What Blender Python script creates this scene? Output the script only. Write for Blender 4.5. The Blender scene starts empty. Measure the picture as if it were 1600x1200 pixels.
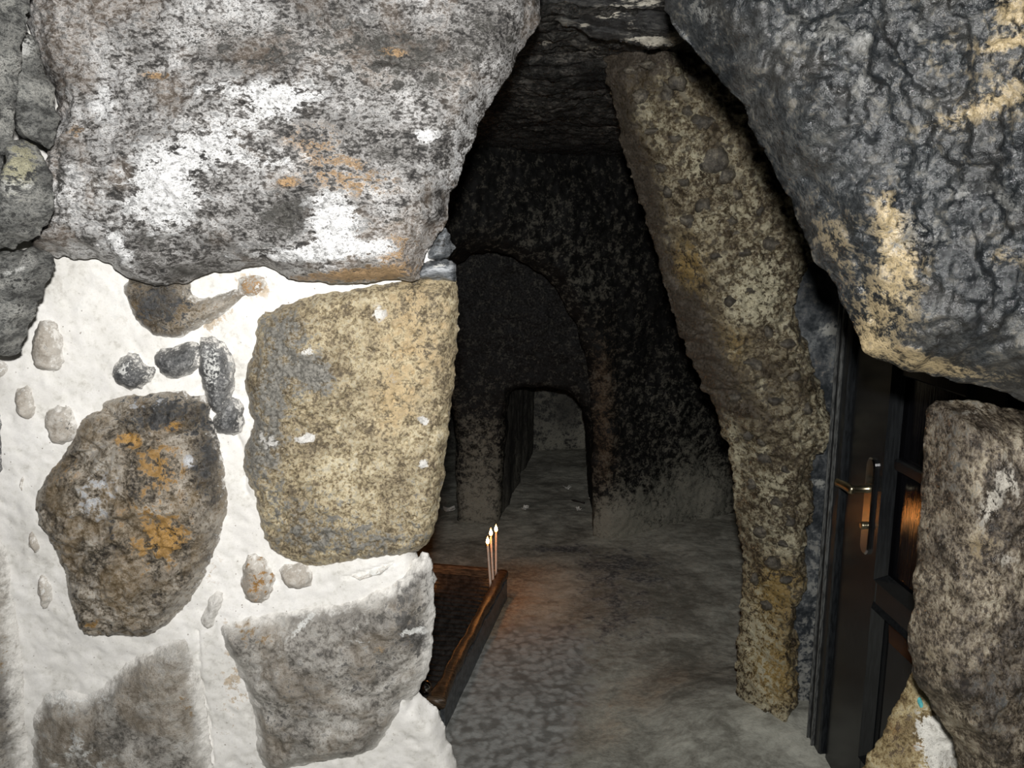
import bpy, math
import numpy as np

# ------------------------------------------------------------------ camera, flash, world, exposure
SC = bpy.context.scene
COL = SC.collection
PITCH = math.radians(11.0)
FPX = 1300.0
CAM = np.array([0.0, 0.0, 1.5])
cam_data = bpy.data.cameras.new('camera')
cam = bpy.data.objects.new('camera', cam_data)
COL.objects.link(cam)
cam.location = CAM
cam.rotation_euler = (math.pi / 2 - PITCH, 0, 0)
cam_data.sensor_width = 36.0
cam_data.lens = 36.0 * FPX / 1600.0
cam_data.clip_start = 0.02
SC.camera = cam

world = bpy.data.worlds.new('world')
SC.world = world
world.use_nodes = True
world.node_tree.nodes['Background'].inputs[0].default_value = (0.5, 0.6, 0.7, 1)
world.node_tree.nodes['Background'].inputs[1].default_value = 0.0015

fl = bpy.data.lights.new('camera_flash', 'AREA')          # the camera's own flash, just above the lens
fl.shape = 'RECTANGLE'
fl.size, fl.size_y = 0.045, 0.025
fl.energy = 38.0
fl.color = (1.0, 0.985, 0.96)
flo = bpy.data.objects.new('camera_flash', fl)
COL.objects.link(flo)
flo.location = (0.0, 0.0, 1.595)
flo.rotation_euler = (math.pi / 2 - PITCH, 0, 0)

SC.view_settings.view_transform = 'Standard'
SC.view_settings.look = 'None'
SC.view_settings.gamma = 1.0
SC.view_settings.exposure = 0.0
SC.view_settings.use_curve_mapping = False

# ------------------------------------------------------------------ helpers: projection and noise
_c, _s = math.cos(PITCH), math.sin(PITCH)


def rays(px):
    px = np.asarray(px, float)
    a = (px[..., 0] - 800.0) / FPX
    b = (600.0 - px[..., 1]) / FPX
    return np.stack([a, _c + b * _s, -_s + b * _c], -1)


def project(P):
    d = P - CAM
    dep = d[:, 1] * _c - d[:, 2] * _s
    up = d[:, 1] * _s + d[:, 2] * _c
    dep = np.maximum(dep, 0.05)
    return np.stack([800 + FPX * d[:, 0] / dep, 600 - FPX * up / dep], -1)


def at_y(x, y, Y):
    r = rays((x, y))
    return CAM + r * (Y / r[1])


def at_z(x, y, z=0.0):
    r = rays((x, y))
    return CAM + r * ((z - CAM[2]) / r[2])


_rng = np.random.RandomState(7)
_perm = np.concatenate([_rng.permutation(256)] * 3)
_grad = _rng.normal(size=(256, 3))
_grad /= np.linalg.norm(_grad, axis=1)[:, None]
_feat = _rng.rand(256, 3)


def perlin(p):
    i = np.floor(p).astype(np.int64)
    f = p - i
    u = f * f * f * (f * (f * 6 - 15) + 10)
    i &= 255
    out = 0
    for dx in (0, 1):
        wx = u[:, 0] if dx else 1 - u[:, 0]
        for dy in (0, 1):
            wy = u[:, 1] if dy else 1 - u[:, 1]
            for dz in (0, 1):
                wz = u[:, 2] if dz else 1 - u[:, 2]
                h = _perm[_perm[_perm[(i[:, 0] + dx) & 255] + ((i[:, 1] + dy) & 255)] + ((i[:, 2] + dz) & 255)]
                g = _grad[h]
                out = out + wx * wy * wz * (g[:, 0] * (f[:, 0] - dx) + g[:, 1] * (f[:, 1] - dy) + g[:, 2] * (f[:, 2] - dz))
    return out * 1.6


def fbm(p, octv=4, gain=0.5):
    a, r, t = 1.0, 0.0, 0.0
    q = p.copy()
    for _ in range(octv):
        r = r + a * perlin(q)
        t += a
        a *= gain
        q = q * 2.03 + 11.7
    return r / t


def ridged(p, octv=4, gain=0.5):
    a, r, t = 1.0, 0.0, 0.0
    q = p.copy()
    for _ in range(octv):
        r = r + a * (1 - 2 * np.abs(perlin(q)))
        t += a
        a *= gain
        q = q * 2.03 + 5.3
    return r / t


def worley(p):
    i = np.floor(p).astype(np.int64)
    f = p - i
    best = np.full(len(p), 9.0)
    for dx in (-1, 0, 1):
        for dy in (-1, 0, 1):
            for dz in (-1, 0, 1):
                h = _perm[_perm[_perm[(i[:, 0] + dx) & 255] + ((i[:, 1] + dy) & 255)] + ((i[:, 2] + dz) & 255)]
                d = _feat[h] + np.array([dx, dy, dz]) - f
                best = np.minimum(best, (d * d).sum(1))
    return np.sqrt(best)


def smooth(e0, e1, x):
    t = np.clip((x - e0) / (e1 - e0), 0, 1)
    return t * t * (3 - 2 * t)


def chaikin(p, n=1):
    p = np.asarray(p, float)
    for _ in range(n):
        q = np.roll(p, -1, 0)
        p = np.stack([p * .75 + q * .25, p * .25 + q * .75], 1).reshape(-1, 2)
    return p


def signed_dist(pts, poly):
    d2 = np.full(len(pts), 1e9)
    inside = np.zeros(len(pts), bool)
    q = np.roll(poly, -1, 0)
    for a, b in zip(poly, q):
        e = b - a
        w = pts - a
        t = np.clip((w @ e) / max(e @ e, 1e-12), 0, 1)
        r = w - t[:, None] * e
        d2 = np.minimum(d2, (r * r).sum(1))
        c = (a[1] > pts[:, 1]) != (b[1] > pts[:, 1])
        if abs(e[1]) > 1e-12:
            xi = a[0] + (pts[:, 1] - a[1]) * e[0] / e[1]
            inside ^= c & (pts[:, 0] < xi)
    return np.where(inside, 1, -1) * np.sqrt(d2)


def line_dist(px, line):
    line = np.asarray(line, float)
    d2 = np.full(len(px), 1e12)
    for a, b in zip(line[:-1], line[1:]):
        e = b - a
        w = px - a
        t = np.clip((w @ e) / (e @ e), 0, 1)
        r = w - t[:, None] * e
        d2 = np.minimum(d2, (r * r).sum(1))
    return np.sqrt(d2)


def link_mesh(name, V, F, mat, parent=None, attrs=None, shade=True, loc=None):
    me = bpy.data.meshes.new(name)
    V = np.asarray(V, float)
    if loc is not None:
        V = V - np.asarray(loc, float)
    elif parent is not None:
        V = V - np.array(parent.location)
    if isinstance(F, np.ndarray):
        k = F.shape[1]
        me.vertices.add(len(V))
        me.vertices.foreach_set('co', V.astype(np.float32).ravel())
        me.loops.add(F.size)
        me.loops.foreach_set('vertex_index', F.astype(np.int32).ravel())
        me.polygons.add(len(F))
        me.polygons.foreach_set('loop_start', np.arange(0, F.size, k, dtype=np.int32))
        me.polygons.foreach_set('loop_total', np.full(len(F), k, dtype=np.int32))
        me.update(calc_edges=True)
        me.validate()
    else:
        me.from_pydata([tuple(v) for v in V], [], F)
        me.update()
    if shade:
        me.polygons.foreach_set('use_smooth', np.ones(len(me.polygons), bool))
    if attrs:
        for k, a in attrs.items():
            if a.ndim == 2:
                at = me.attributes.new(k, 'FLOAT_COLOR', 'POINT')
                at.data.foreach_set('color', a.astype(np.float32).ravel())
            else:
                at = me.attributes.new(k, 'FLOAT', 'POINT')
                at.data.foreach_set('value', a.astype(np.float32).ravel())
    me.materials.append(mat)
    o = bpy.data.objects.new(name, me)
    COL.objects.link(o)
    if parent is not None:
        o.parent = parent
    if loc is not None:
        o.location = loc
    return o


def thing(o, label, cat, group=None):
    o['label'] = label
    o['category'] = cat
    if group:
        o['group'] = group
    return o


def struct(o, label=None):
    o['kind'] = 'structure'
    if label:
        o['label'] = label
    return o


def paint_field(px, blobs):
    A = np.zeros((len(px), 4))
    A[:, 3] = 1
    for ch, x, y, rx, ry, ang, st in blobs:
        t = math.radians(ang)
        dx, dy = px[:, 0] - x, px[:, 1] - y
        u = (dx * math.cos(t) + dy * math.sin(t)) / rx
        v = (-dx * math.sin(t) + dy * math.cos(t)) / ry
        A[:, 'WOD'.index(ch)] += st * np.exp(-.8 * (u * u + v * v))
    return A


def rock(name, poly, plane, mat, step=.003, R=.04, T=.04, bulge=.02, L=.06, noise=(), back=.15, taper=.25,
         warp=(.006, 40.), paint=(), cracks=(), parent=None, smoothing=1, extra=None, lift=0.0, origin=False, seed=0.0, bdir=None):
    """A rough stone: traced outline on its own plane Y = Y0 + a X + b (Z-1.5), real relief in front, a body behind."""
    Y0, a, b = plane
    Y0 = Y0 + T                      # the outline lies at the back of the rounded rim
    n = np.array([a, -1.0, b]); n /= np.linalg.norm(n)
    poly = chaikin(poly, smoothing)
    r = rays(poly)
    t = Y0 / (r[:, 1] - a * r[:, 0] - b * r[:, 2])
    P = CAM + r * t[:, None]
    u = np.array([1.0, a, 0]); u /= np.linalg.norm(u)
    v = np.cross(u, n); v /= np.linalg.norm(v)
    if v[2] < 0:
        v = -v
    O = P.mean(0)
    p2 = np.stack([(P - O) @ u, (P - O) @ v], -1)
    lo, hi = p2.min(0) - 3 * step, p2.max(0) + 3 * step
    nx, ny = int((hi[0] - lo[0]) / step) + 2, int((hi[1] - lo[1]) / step) + 2
    gx, gy = np.meshgrid(lo[0] + np.arange(nx) * step, lo[1] + np.arange(ny) * step, indexing='ij')
    g = np.stack([gx.ravel(), gy.ravel()], -1)
    W = O + g[:, :1] * u + g[:, 1:] * v
    wv = np.stack([fbm(W * warp[1] + 3.1 + seed, 3), fbm(W * warp[1] + 57.3 + seed, 3)], -1) * warp[0] * 1.6
    D = signed_dist(g + wv, p2).reshape(nx, ny)
    keep = (D > 0)
    cell = keep[:-1, :-1] | keep[1:, :-1] | keep[1:, 1:] | keep[:-1, 1:]
    used = np.zeros((nx, ny), bool)
    for sx in (slice(0, -1), slice(1, None)):
        for sy in (slice(0, -1), slice(1, None)):
            used[sx, sy] |= cell
    Ds = D
    for _ in range(6):
        Ds = np.pad(Ds, 1, mode='edge')
        Ds = (Ds[:-2, 1:-1] + Ds[2:, 1:-1] + Ds[1:-1, :-2] + Ds[1:-1, 2:] + Ds[1:-1, 1:-1]) / 5
    Sx, Sy = np.gradient(Ds, step)
    Sm = np.maximum(np.hypot(Sx, Sy), 1e-6)
    Sx, Sy = Sx / Sm, Sy / Sm
    Gx, Gy = np.gradient(D, step)
    Gm = np.maximum(np.hypot(Gx, Gy), .35)
    Gx, Gy = Gx / Gm, Gy / Gm
    out = used & (D < 0)
    mv = np.where(out, np.clip(-D, 0, 1.6 * step), 0)
    g2 = np.stack([(gx + mv * Gx)[used], (gy + mv * Gy)[used]], -1)
    Du = np.maximum(D[used], 0)
    gr = np.stack([Sx[used], Sy[used]], -1)
    idx = -np.ones((nx, ny), int)
    idx[used] = np.arange(used.sum())
    ci, cj = np.nonzero(cell)
    F = np.stack([idx[ci, cj], idx[ci + 1, cj], idx[ci + 1, cj + 1], idx[ci, cj + 1]], -1)
    B = O + g2[:, :1] * u + g2[:, 1:] * v
    tt = np.clip(Du / R, 0, 1)
    h = T * (1 - (1 - tt) ** 2.2) + bulge * (1 - np.exp(-Du / L)) + lift
    px = project(B + h[:, None] * n)
    fade = .15 + .85 * smooth(0, .03, Du)
    Q = B + seed * 3.7
    for kind, sc, am in noise:
        sc3 = np.asarray(sc, float) if np.ndim(sc) else np.array([sc, sc, sc], float)
        q = Q * sc3
        if kind == 'f':
            w = fbm(q, 5)
        elif kind == 'r':
            w = ridged(q, 4)
        elif kind == 'w':
            w = .5 - np.minimum(worley(q + .25 * np.stack([perlin(q * 2), perlin(q * 2 + 9), perlin(q * 2 + 31)], -1)), 1)
        elif kind == 'p':                                   # pits
            w = -smooth(.45, .12, worley(q + .35 * np.stack([perlin(q * 1.7), perlin(q * 1.7 + 9), perlin(q * 1.7 + 31)], -1)))
        elif kind == 't':                                   # terraces / flaking
            w = fbm(q, 4) * 3
            w = (np.floor(w) + smooth(.6, 1.0, w - np.floor(w))) / 3
        h = h + am * w * fade
    for ln, wd, dp in cracks:
        j = px + 5 * np.stack([fbm(Q * 30, 3), fbm(Q * 30 + 9, 3)], -1)
        h = h - dp * np.exp(-(line_dist(j, ln) / wd) ** 2)
    if extra is not None:
        h = h + extra(px, B, Du)
    V = B + h[:, None] * n
    rock.last = (px, h)
    A = paint_field(px, paint)
    ed = Du.copy()
    # skirt: the body of the stone going back from its outline
    E = np.concatenate([F[:, [0, 1]], F[:, [1, 2]], F[:, [2, 3]], F[:, [3, 0]]])
    key = np.minimum(E[:, 0], E[:, 1]) * len(V) + np.maximum(E[:, 0], E[:, 1])
    uq, inv, cnt = np.unique(key, return_inverse=True, return_counts=True)
    be = E[cnt[inv] == 1]
    bv = np.unique(be)
    remap = -np.ones(len(V), int)
    remap[bv] = np.arange(len(bv))
    prev = np.arange(len(V))[bv]
    Vs, Fs, As, es = [V], [F], [A], [ed]
    base_count = len(V)
    bd = (O - CAM) / np.linalg.norm(O - CAM) if bdir is None else np.asarray(bdir, float) / np.linalg.norm(bdir)
    g3 = gr[bv, :1] * u + gr[bv, 1:] * v
    prev_idx = prev
    for k, fr in enumerate((.12, .4, 1.0)):
        ring = V[bv] + bd * back * fr + g3 * (taper * back * fr)
        ring = ring + (.012 * min(1, back / .1) * fbm(ring * 22, 3))[:, None] * g3
        new_idx = base_count + np.arange(len(bv))
        Fs.append(np.stack([prev_idx[remap[be[:, 1]]], prev_idx[remap[be[:, 0]]], new_idx[remap[be[:, 0]]], new_idx[remap[be[:, 1]]]], -1))
        Vs.append(ring); As.append(A[bv]); es.append(ed[bv])
        prev_idx = new_idx
        base_count += len(bv)
    V, F = np.concatenate(Vs), np.concatenate(Fs)
    if n[1] < 0:      # orientation check on the first face
        f = F[0]
        nn = np.cross(V[f[1]] - V[f[0]], V[f[2]] - V[f[0]])
        if nn @ n < 0:
            F = F[:, ::-1]
    loc = None
    if origin:
        loc = (float(O[0]), float(O[1]), float(V[:, 2].min()))
    return link_mesh(name, V, F, mat, parent, {'paint': np.concatenate(As), 'edge': np.concatenate(es)}, loc=loc)


def patch(name, fn, nu, nv, mat, noise=(), paint=(), parent=None, extra=None, edge=1.0):
    """A rough sheet of rock or floor over a grid fn(u, v) in metres; thickened below by the setting around it."""
    uu, vv = np.meshgrid(np.linspace(0, 1, nu), np.linspace(0, 1, nv), indexing='ij')
    P = fn(uu.ravel(), vv.ravel()).reshape(nu, nv, 3)
    N = np.cross(np.gradient(P, axis=0), np.gradient(P, axis=1))
    N /= np.linalg.norm(N, axis=2)[:, :, None]
    B, N = P.reshape(-1, 3), N.reshape(-1, 3)
    h = np.zeros(len(B))
    for kind, sc, am in noise:
        q = B * (np.asarray(sc, float) if np.ndim(sc) else np.array([sc] * 3, float))
        if kind == 'f':
            h += am * fbm(q, 5)
        elif kind == 'r':
            h += am * ridged(q, 4)
        elif kind == 'w':
            h += am * (.5 - np.minimum(worley(q + .2 * np.stack([perlin(q * 2), perlin(q * 2 + 9), perlin(q * 2 + 31)], -1)), 1))
    px = project(B)
    if extra is not None:
        h = h + extra(px, B)
    V = B + h[:, None] * N
    i = np.arange(nu * nv).reshape(nu, nv)
    F = np.stack([i[:-1, :-1], i[1:, :-1], i[1:, 1:], i[:-1, 1:]], -1).reshape(-1, 4)
    return link_mesh(name, V, F, mat, parent, {'paint': paint_field(px, paint), 'edge': np.full(len(V), edge)})


# ------------------------------------------------------------------ helpers: materials
class NT:
    def __init__(self, name):
        self.m = bpy.data.materials.new(name)
        self.m.use_nodes = True
        self.t = self.m.node_tree
        self.b = self.t.nodes['Principled BSDF']
        self.co = self.n('ShaderNodeTexCoord').outputs['Object']

    def n(self, typ, **kw):
        nd = self.t.nodes.new(typ)
        for k, v in kw.items():
            setattr(nd, k, v)
        return nd

    def l(self, a, b):
        self.t.links.new(a, b)

    def put(self, sock, v):
        if isinstance(v, bpy.types.NodeSocket):
            self.l(v, sock)
        elif isinstance(v, (tuple, list)):
            sock.default_value = tuple(v) + ((1,) if len(v) == 3 and len(sock.default_value) == 4 else ())
        else:
            sock.default_value = v

    def math(self, op, a, b=0.0, c=0.0, clamp=False):
        nd = self.n('ShaderNodeMath', operation=op, use_clamp=clamp)
        for k, v in enumerate((a, b, c)):
            self.put(nd.inputs[k], v)
        return nd.outputs[0]

    def noise(self, scale, detail=5, rough=.6, dist=0.0, vec=None):
        nd = self.n('ShaderNodeTexNoise')
        self.l(vec or self.co, nd.inputs['Vector'])
        for k, v in (('Scale', scale), ('Detail', detail), ('Roughness', rough), ('Distortion', dist)):
            nd.inputs[k].default_value = v
        return nd.outputs['Fac']

    def voronoi(self, scale, feature='F1', vec=None, out='Distance'):
        nd = self.n('ShaderNodeTexVoronoi', feature=feature)
        self.l(vec or self.co, nd.inputs['Vector'])
        nd.inputs['Scale'].default_value = scale
        return nd.outputs[out]

    def step(self, x, e0, e1):
        nd = self.n('ShaderNodeMapRange', interpolation_type='SMOOTHSTEP')
        self.put(nd.inputs['Value'], x)
        nd.inputs['From Min'].default_value = e0
        nd.inputs['From Max'].default_value = e1
        return nd.outputs[0]

    def mix(self, f, a, b):
        nd = self.n('ShaderNodeMix', data_type='RGBA')
        self.put(nd.inputs['Factor'], f)
        self.put(nd.inputs['A'] if False else nd.inputs[6], a)
        self.put(nd.inputs[7], b)
        return nd.outputs[2]

    def ramp(self, f, stops):
        nd = self.n('ShaderNodeValToRGB')
        el = nd.color_ramp.elements
        while len(el) < len(stops):
            el.new(0.5)
        for e, (p, c) in zip(el, stops):
            e.position = p
            e.color = tuple(c) + (1,)
        self.put(nd.inputs[0], f)
        return nd.outputs[0]

    def stretch(self, sc, rot=(0, 0, 0)):
        nd = self.n('ShaderNodeMapping')
        self.l(self.co, nd.inputs[0])
        nd.inputs['Scale'].default_value = sc
        nd.inputs['Rotation'].default_value = rot
        return nd.outputs[0]

    def bump(self, h, strength, dist, prev=None):
        nd = self.n('ShaderNodeBump')
        nd.inputs['Strength'].default_value = strength
        nd.inputs['Distance'].default_value = dist
        self.l(h, nd.inputs['Height'])
        if prev is not None:
            self.l(prev, nd.inputs['Normal'])
        return nd.outputs[0]


def rock_mat(name, stops, s=9., white=(.8, .8, .77), ochre=(.40, .22, .07), dark=(.025, .025, .024), speck=.5,
             rough=.6, spec=.4, bump=.5, bdist=.006, mortar=None, mw=(.002, .016), vor=None, vec_scale=None, vec_rot=(0, 0, 0), tint=None, tamt=.4, con=.11, mixw=(.30, .38, .32), soft=.10, fine=.7, rvar=.5):
    k = NT(name)
    vec = k.stretch(vec_scale, vec_rot) if vec_scale else k.co
    A = k.noise(s, 6, .62, .5, vec)
    B = k.noise(s * 4.3, 6, .68, .3, vec)
    C = k.noise(s * 15, 4, .7, 0, vec)
    v = k.math('ADD', k.math('MULTIPLY', A, mixw[0]), k.math('ADD', k.math('MULTIPLY', B, mixw[1]), k.math('MULTIPLY', C, mixw[2])))
    v = k.step(v, .5 - con, .5 + con)
    col = k.ramp(v, stops)
    if tint is not None:                                   # a second hue in broad patches
        col = k.mix(k.step(k.noise(s * .8, 5, .6, .6), .48, .62), col, k.mix(tamt, col, tint))
    pa = k.n('ShaderNodeAttribute', attribute_name='paint').outputs['Color']
    sep = k.n('ShaderNodeSeparateColor')
    k.l(pa, sep.inputs[0])
    W, O, D = sep.outputs[0], sep.outputs[1], sep.outputs[2]
    nz = k.math('ADD', k.math('MULTIPLY', B, .65), k.math('MULTIPLY', C, .35))

    nzu = k.step(nz, .36, .64)

    def mask(p):
        return k.step(k.math('SUBTRACT', k.math('ADD', k.math('MULTIPLY', nzu, .65), k.math('MULTIPLY', p, .80)), .20), .55 - soft, .55 + soft)
    if vor:
        vs, amt, vcol, r0, r1 = vor
        wob = k.n('ShaderNodeVectorMath', operation='ADD')
        k.l(vec, wob.inputs[0])
        nn = k.n('ShaderNodeTexNoise')
        k.l(vec, nn.inputs['Vector'])
        nn.inputs['Scale'].default_value = vs * .9
        sc = k.n('ShaderNodeVectorMath', operation='SCALE')
        k.l(nn.outputs['Color'], sc.inputs[0])
        sc.inputs['Scale'].default_value = .55 / vs
        k.l(sc.outputs[0], wob.inputs[1])
        vd = k.voronoi(vs, 'F1', wob.outputs[0])
        vm = k.math('MULTIPLY', k.step(vd, r1, r0), k.math('MULTIPLY', k.step(A, .40, .58), amt))
        col = k.mix(vm, col, vcol)
    col = k.mix(mask(O), col, k.mix(k.step(C, .35, .65), tuple(x * .55 for x in ochre), ochre))
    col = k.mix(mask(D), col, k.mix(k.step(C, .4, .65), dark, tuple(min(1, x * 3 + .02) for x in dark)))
    col = k.mix(mask(W), col, k.mix(k.step(C, .38, .6), tuple(x * .8 for x in white), white))
    if speck:
        sp = k.math('MULTIPLY', k.step(k.math('ADD', k.math('MULTIPLY', C, .6), k.math('MULTIPLY', B, .4)), .505, .59), speck)
        col = k.mix(sp, col, dark)
    if mortar is not None:
        e = k.n('ShaderNodeAttribute', attribute_name='edge').outputs['Fac']
        em = k.step(k.math('ADD', e, k.math('MULTIPLY', k.math('SUBTRACT', nz, .5), .09)), mw[1], mw[0])
        col = k.mix(em, col, mortar)
    k.put(k.b.inputs['Base Color'], col)
    k.put(k.b.inputs['Specular IOR Level'], spec)
    rr = k.math('ADD', k.math('MULTIPLY', k.math('SUBTRACT', B, .5), rvar), rough, clamp=True)
    k.put(k.b.inputs['Roughness'], rr)
    hh = k.math('ADD', k.math('MULTIPLY', B, .6), k.math('MULTIPLY', C, .4))
    nb = k.bump(hh, bump, bdist)
    nb = k.bump(k.noise(s * 45, 3, .7), bump * fine, bdist * .45, nb)
    k.put(k.b.inputs['Normal'], nb)
    return k.m


def plain_mat(name, col, rough=.5, metal=0.0, spec=.5, bump=0.0, bs=60, var=.3, emit=None, vs=None):
    k = NT(name)
    vec = k.stretch(vs) if vs else k.co
    f = k.noise(bs, 4, .6, .2, vec)
    k.put(k.b.inputs['Base Color'], k.mix(k.step(f, .35, .65), tuple(c * (1 - var) for c in col), tuple(min(1, c * (1 + var)) for c in col)))
    k.put(k.b.inputs['Roughness'], rough)
    k.put(k.b.inputs['Metallic'], metal)
    k.put(k.b.inputs['Specular IOR Level'], spec)
    if bump:
        k.put(k.b.inputs['Normal'], k.bump(f, bump, .003))
    if emit:
        k.put(k.b.inputs['Emission Color'], emit[0])
        k.put(k.b.inputs['Emission Strength'], emit[1])
    return k.m


MORTAR = (.78, .76, .72)
M = {}
M['mortar'] = rock_mat('lime_mortar', [(0, (.52, .50, .46)), (.3, (.70, .685, .645)), (.65, (.80, .785, .755)), (1, (.87, .86, .84))],
                       s=7, speck=.16, rough=.85, spec=.2, bump=.2, bdist=.004, dark=(.26, .23, .19), ochre=(.62, .52, .40), con=.16, vor=(70, .8, (.22, .19, .16), .06, .12))
M['overhang'] = rock_mat('encrusted_limestone', [(0, (.028, .027, .026)), (.22, (.09, .085, .08)), (.45, (.26, .25, .24)), (.64, (.50, .49, .48)), (.80, (.75, .745, .74)), (1, (.88, .88, .88))],
                         s=8, speck=.7, white=(.86, .86, .86), ochre=(.56, .37, .20), dark=(.04, .038, .034), rough=.42, spec=.45, bump=1.0, bdist=.008, vec_scale=(1, 1, 1.7), vec_rot=(0, .25, 0), mixw=(.22, .36, .42), con=.105, tint=(.26, .20, .15), tamt=.35)
M['yellow'] = rock_mat('pitted_ochre_stone', [(0, (.09, .07, .045)), (.25, (.20, .16, .10)), (.5, (.38, .31, .19)), (.75, (.58, .50, .33)), (1, (.76, .69, .52))],
                       s=12, speck=.45, ochre=(.66, .50, .28), dark=(.11, .105, .092), white=(.80, .78, .74), rough=.42, spec=.45, bump=.9, mortar=MORTAR, mw=(-.022, .001), vor=(85, .75, (.13, .09, .045), .14, .34), mixw=(.25, .35, .40))
M['brown'] = rock_mat('rusty_flint', [(0, (.025, .022, .02)), (.25, (.09, .075, .055)), (.5, (.22, .185, .14)), (.75, (.40, .36, .30)), (1, (.60, .56, .50))],
                      s=12, speck=.45, ochre=(.52, .30, .09), white=(.62, .63, .65), dark=(.022, .022, .022), rough=.26, rvar=.9, spec=.55, bump=.9, mortar=MORTAR, mw=(-.006, .008), tint=(.22, .15, .07))
M['grey'] = rock_mat('grey_limestone', [(0, (.07, .065, .057)), (.25, (.16, .148, .132)), (.5, (.27, .253, .226)), (.75, (.41, .39, .355)), (1, (.64, .62, .58))],
                     s=10, speck=.45, dark=(.055, .052, .048), ochre=(.42, .29, .15), rough=.45, spec=.45, bump=.8, mortar=MORTAR, mw=(.000, .028), tint=(.26, .21, .15))
M['pebble'] = rock_mat('pale_pebble', [(0, (.24, .21, .17)), (.5, (.42, .38, .33)), (1, (.62, .59, .54))],
                       s=16, speck=.2, rough=.6, spec=.35, bump=.45, mortar=MORTAR, mw=(-.004, .010))
M['dkpebble'] = rock_mat('charcoal_pebble', [(0, (.03, .031, .032)), (.4, (.085, .086, .087)), (.75, (.20, .20, .197)), (1, (.50, .50, .49))],
                         s=18, speck=.3, rough=.4, spec=.5, bump=.5, mortar=MORTAR, mw=(-.004, .007))
M['sidegrey'] = rock_mat('slate_grey_rock', [(0, (.05, .05, .048)), (.3, (.12, .122, .116)), (.6, (.23, .232, .218)), (1, (.50, .495, .46))],
                         s=12, speck=.5, ochre=(.58, .55, .38), rough=.38, spec=.5, bump=1.0, bdist=.008, vec_scale=(1, 1, 1.8), vec_rot=(0, -.7, 0), con=.085)
M['boulder'] = rock_mat('sooty_polished_rock', [(0, (.006, .007, .008)), (.35, (.014, .016, .0175)), (.65, (.028, .0305, .032)), (.88, (.06, .062, .06)), (1, (.12, .12, .11))],
                        s=12, speck=.45, dark=(.006, .007, .008), white=(.17, .17, .16), ochre=(.40, .315, .18), rough=.25, spec=.5, bump=.7, bdist=.006, fine=.5, soft=.26, rvar=.9, tint=(.06, .05, .036), tamt=.15)
M['rightstone'] = rock_mat('brown_grey_rock', [(0, (.014, .011, .008)), (.3, (.046, .036, .026)), (.6, (.112, .090, .064)), (.85, (.25, .21, .15)), (1, (.46, .41, .31))],
                           s=11, con=.09, speck=.5, ochre=(.34, .26, .14), white=(.46, .43, .37), rough=.26, spec=.5, bump=.9, rvar=.9, vec_scale=(1.9, 1.2, 1), vec_rot=(0, .1, 0), soft=.16)
M['pier'] = rock_mat('conglomerate', [(0, (.032, .024, .015)), (.3, (.095, .072, .042)), (.55, (.20, .165, .102)), (.8, (.42, .38, .262)), (1, (.68, .63, .46))],
                     s=13, speck=.5, ochre=(.44, .30, .10), white=(.66, .61, .43), dark=(.04, .032, .023), rough=.28, spec=.5, bump=1.0, bdist=.007, vor=(50, .92, (.062, .05, .034), .30, .46), con=.095, soft=.17, rvar=.9)
M['pierpebble'] = rock_mat('embedded_pebble', [(0, (.022, .019, .015)), (.4, (.06, .052, .04)), (.75, (.12, .105, .08)), (1, (.26, .23, .17))], s=20, speck=.3, rough=.36, spec=.5, bump=.7)
M['ledge'] = rock_mat('black_ledge_rock', [(0, (.008, .008, .008)), (.4, (.02, .02, .0195)), (.75, (.055, .053, .048)), (1, (.22, .21, .18))],
                      s=13, speck=.5, white=(.68, .64, .54), rough=.35, spec=.5, bump=.9, vec_scale=(.5, 1, 2.2))
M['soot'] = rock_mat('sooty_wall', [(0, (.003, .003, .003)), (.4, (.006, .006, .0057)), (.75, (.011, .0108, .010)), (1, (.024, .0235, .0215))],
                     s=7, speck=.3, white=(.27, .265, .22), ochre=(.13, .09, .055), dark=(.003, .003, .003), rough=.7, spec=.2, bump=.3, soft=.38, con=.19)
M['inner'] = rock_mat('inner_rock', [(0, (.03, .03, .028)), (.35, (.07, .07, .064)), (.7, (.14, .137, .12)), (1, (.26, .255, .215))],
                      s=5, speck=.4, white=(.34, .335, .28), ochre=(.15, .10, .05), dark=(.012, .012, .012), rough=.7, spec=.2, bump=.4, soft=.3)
M['ceil'] = rock_mat('soot_ceiling', [(0, (.008, .008, .008)), (.4, (.034, .034, .032)), (.75, (.095, .092, .084)), (1, (.36, .34, .30))],
                     s=9, speck=.4, white=(.5, .47, .40), dark=(.005, .005, .005), rough=.24, rvar=.8, spec=.5, bump=1.0, bdist=.01)
M['plaster'] = rock_mat('blue_grey_plaster', [(0, (.018, .022, .025)), (.4, (.042, .047, .052)), (.75, (.085, .092, .097)), (1, (.19, .20, .20))],
                        s=6, speck=.25, white=(.36, .36, .33), rough=.4, spec=.45, bump=.35, bdist=.004, soft=.22)
M['shard'] = rock_mat('yellow_white_stone', [(0, (.08, .055, .025)), (.3, (.22, .16, .075)), (.6, (.42, .34, .18)), (1, (.70, .62, .42))],
                      s=14, speck=.45, white=(.84, .82, .75), ochre=(.38, .22, .08), dark=(.06, .04, .02), rough=.42, spec=.45, bump=.8)
M['wedge'] = rock_mat('blue_grey_wedge', [(0, (.05, .055, .06)), (.4, (.14, .15, .16)), (.75, (.34, .36, .38)), (1, (.62, .64, .66))],
                      s=16, speck=.3, rough=.3, spec=.6, bump=.5, vec_scale=(.5, 1, 2.5))


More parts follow.
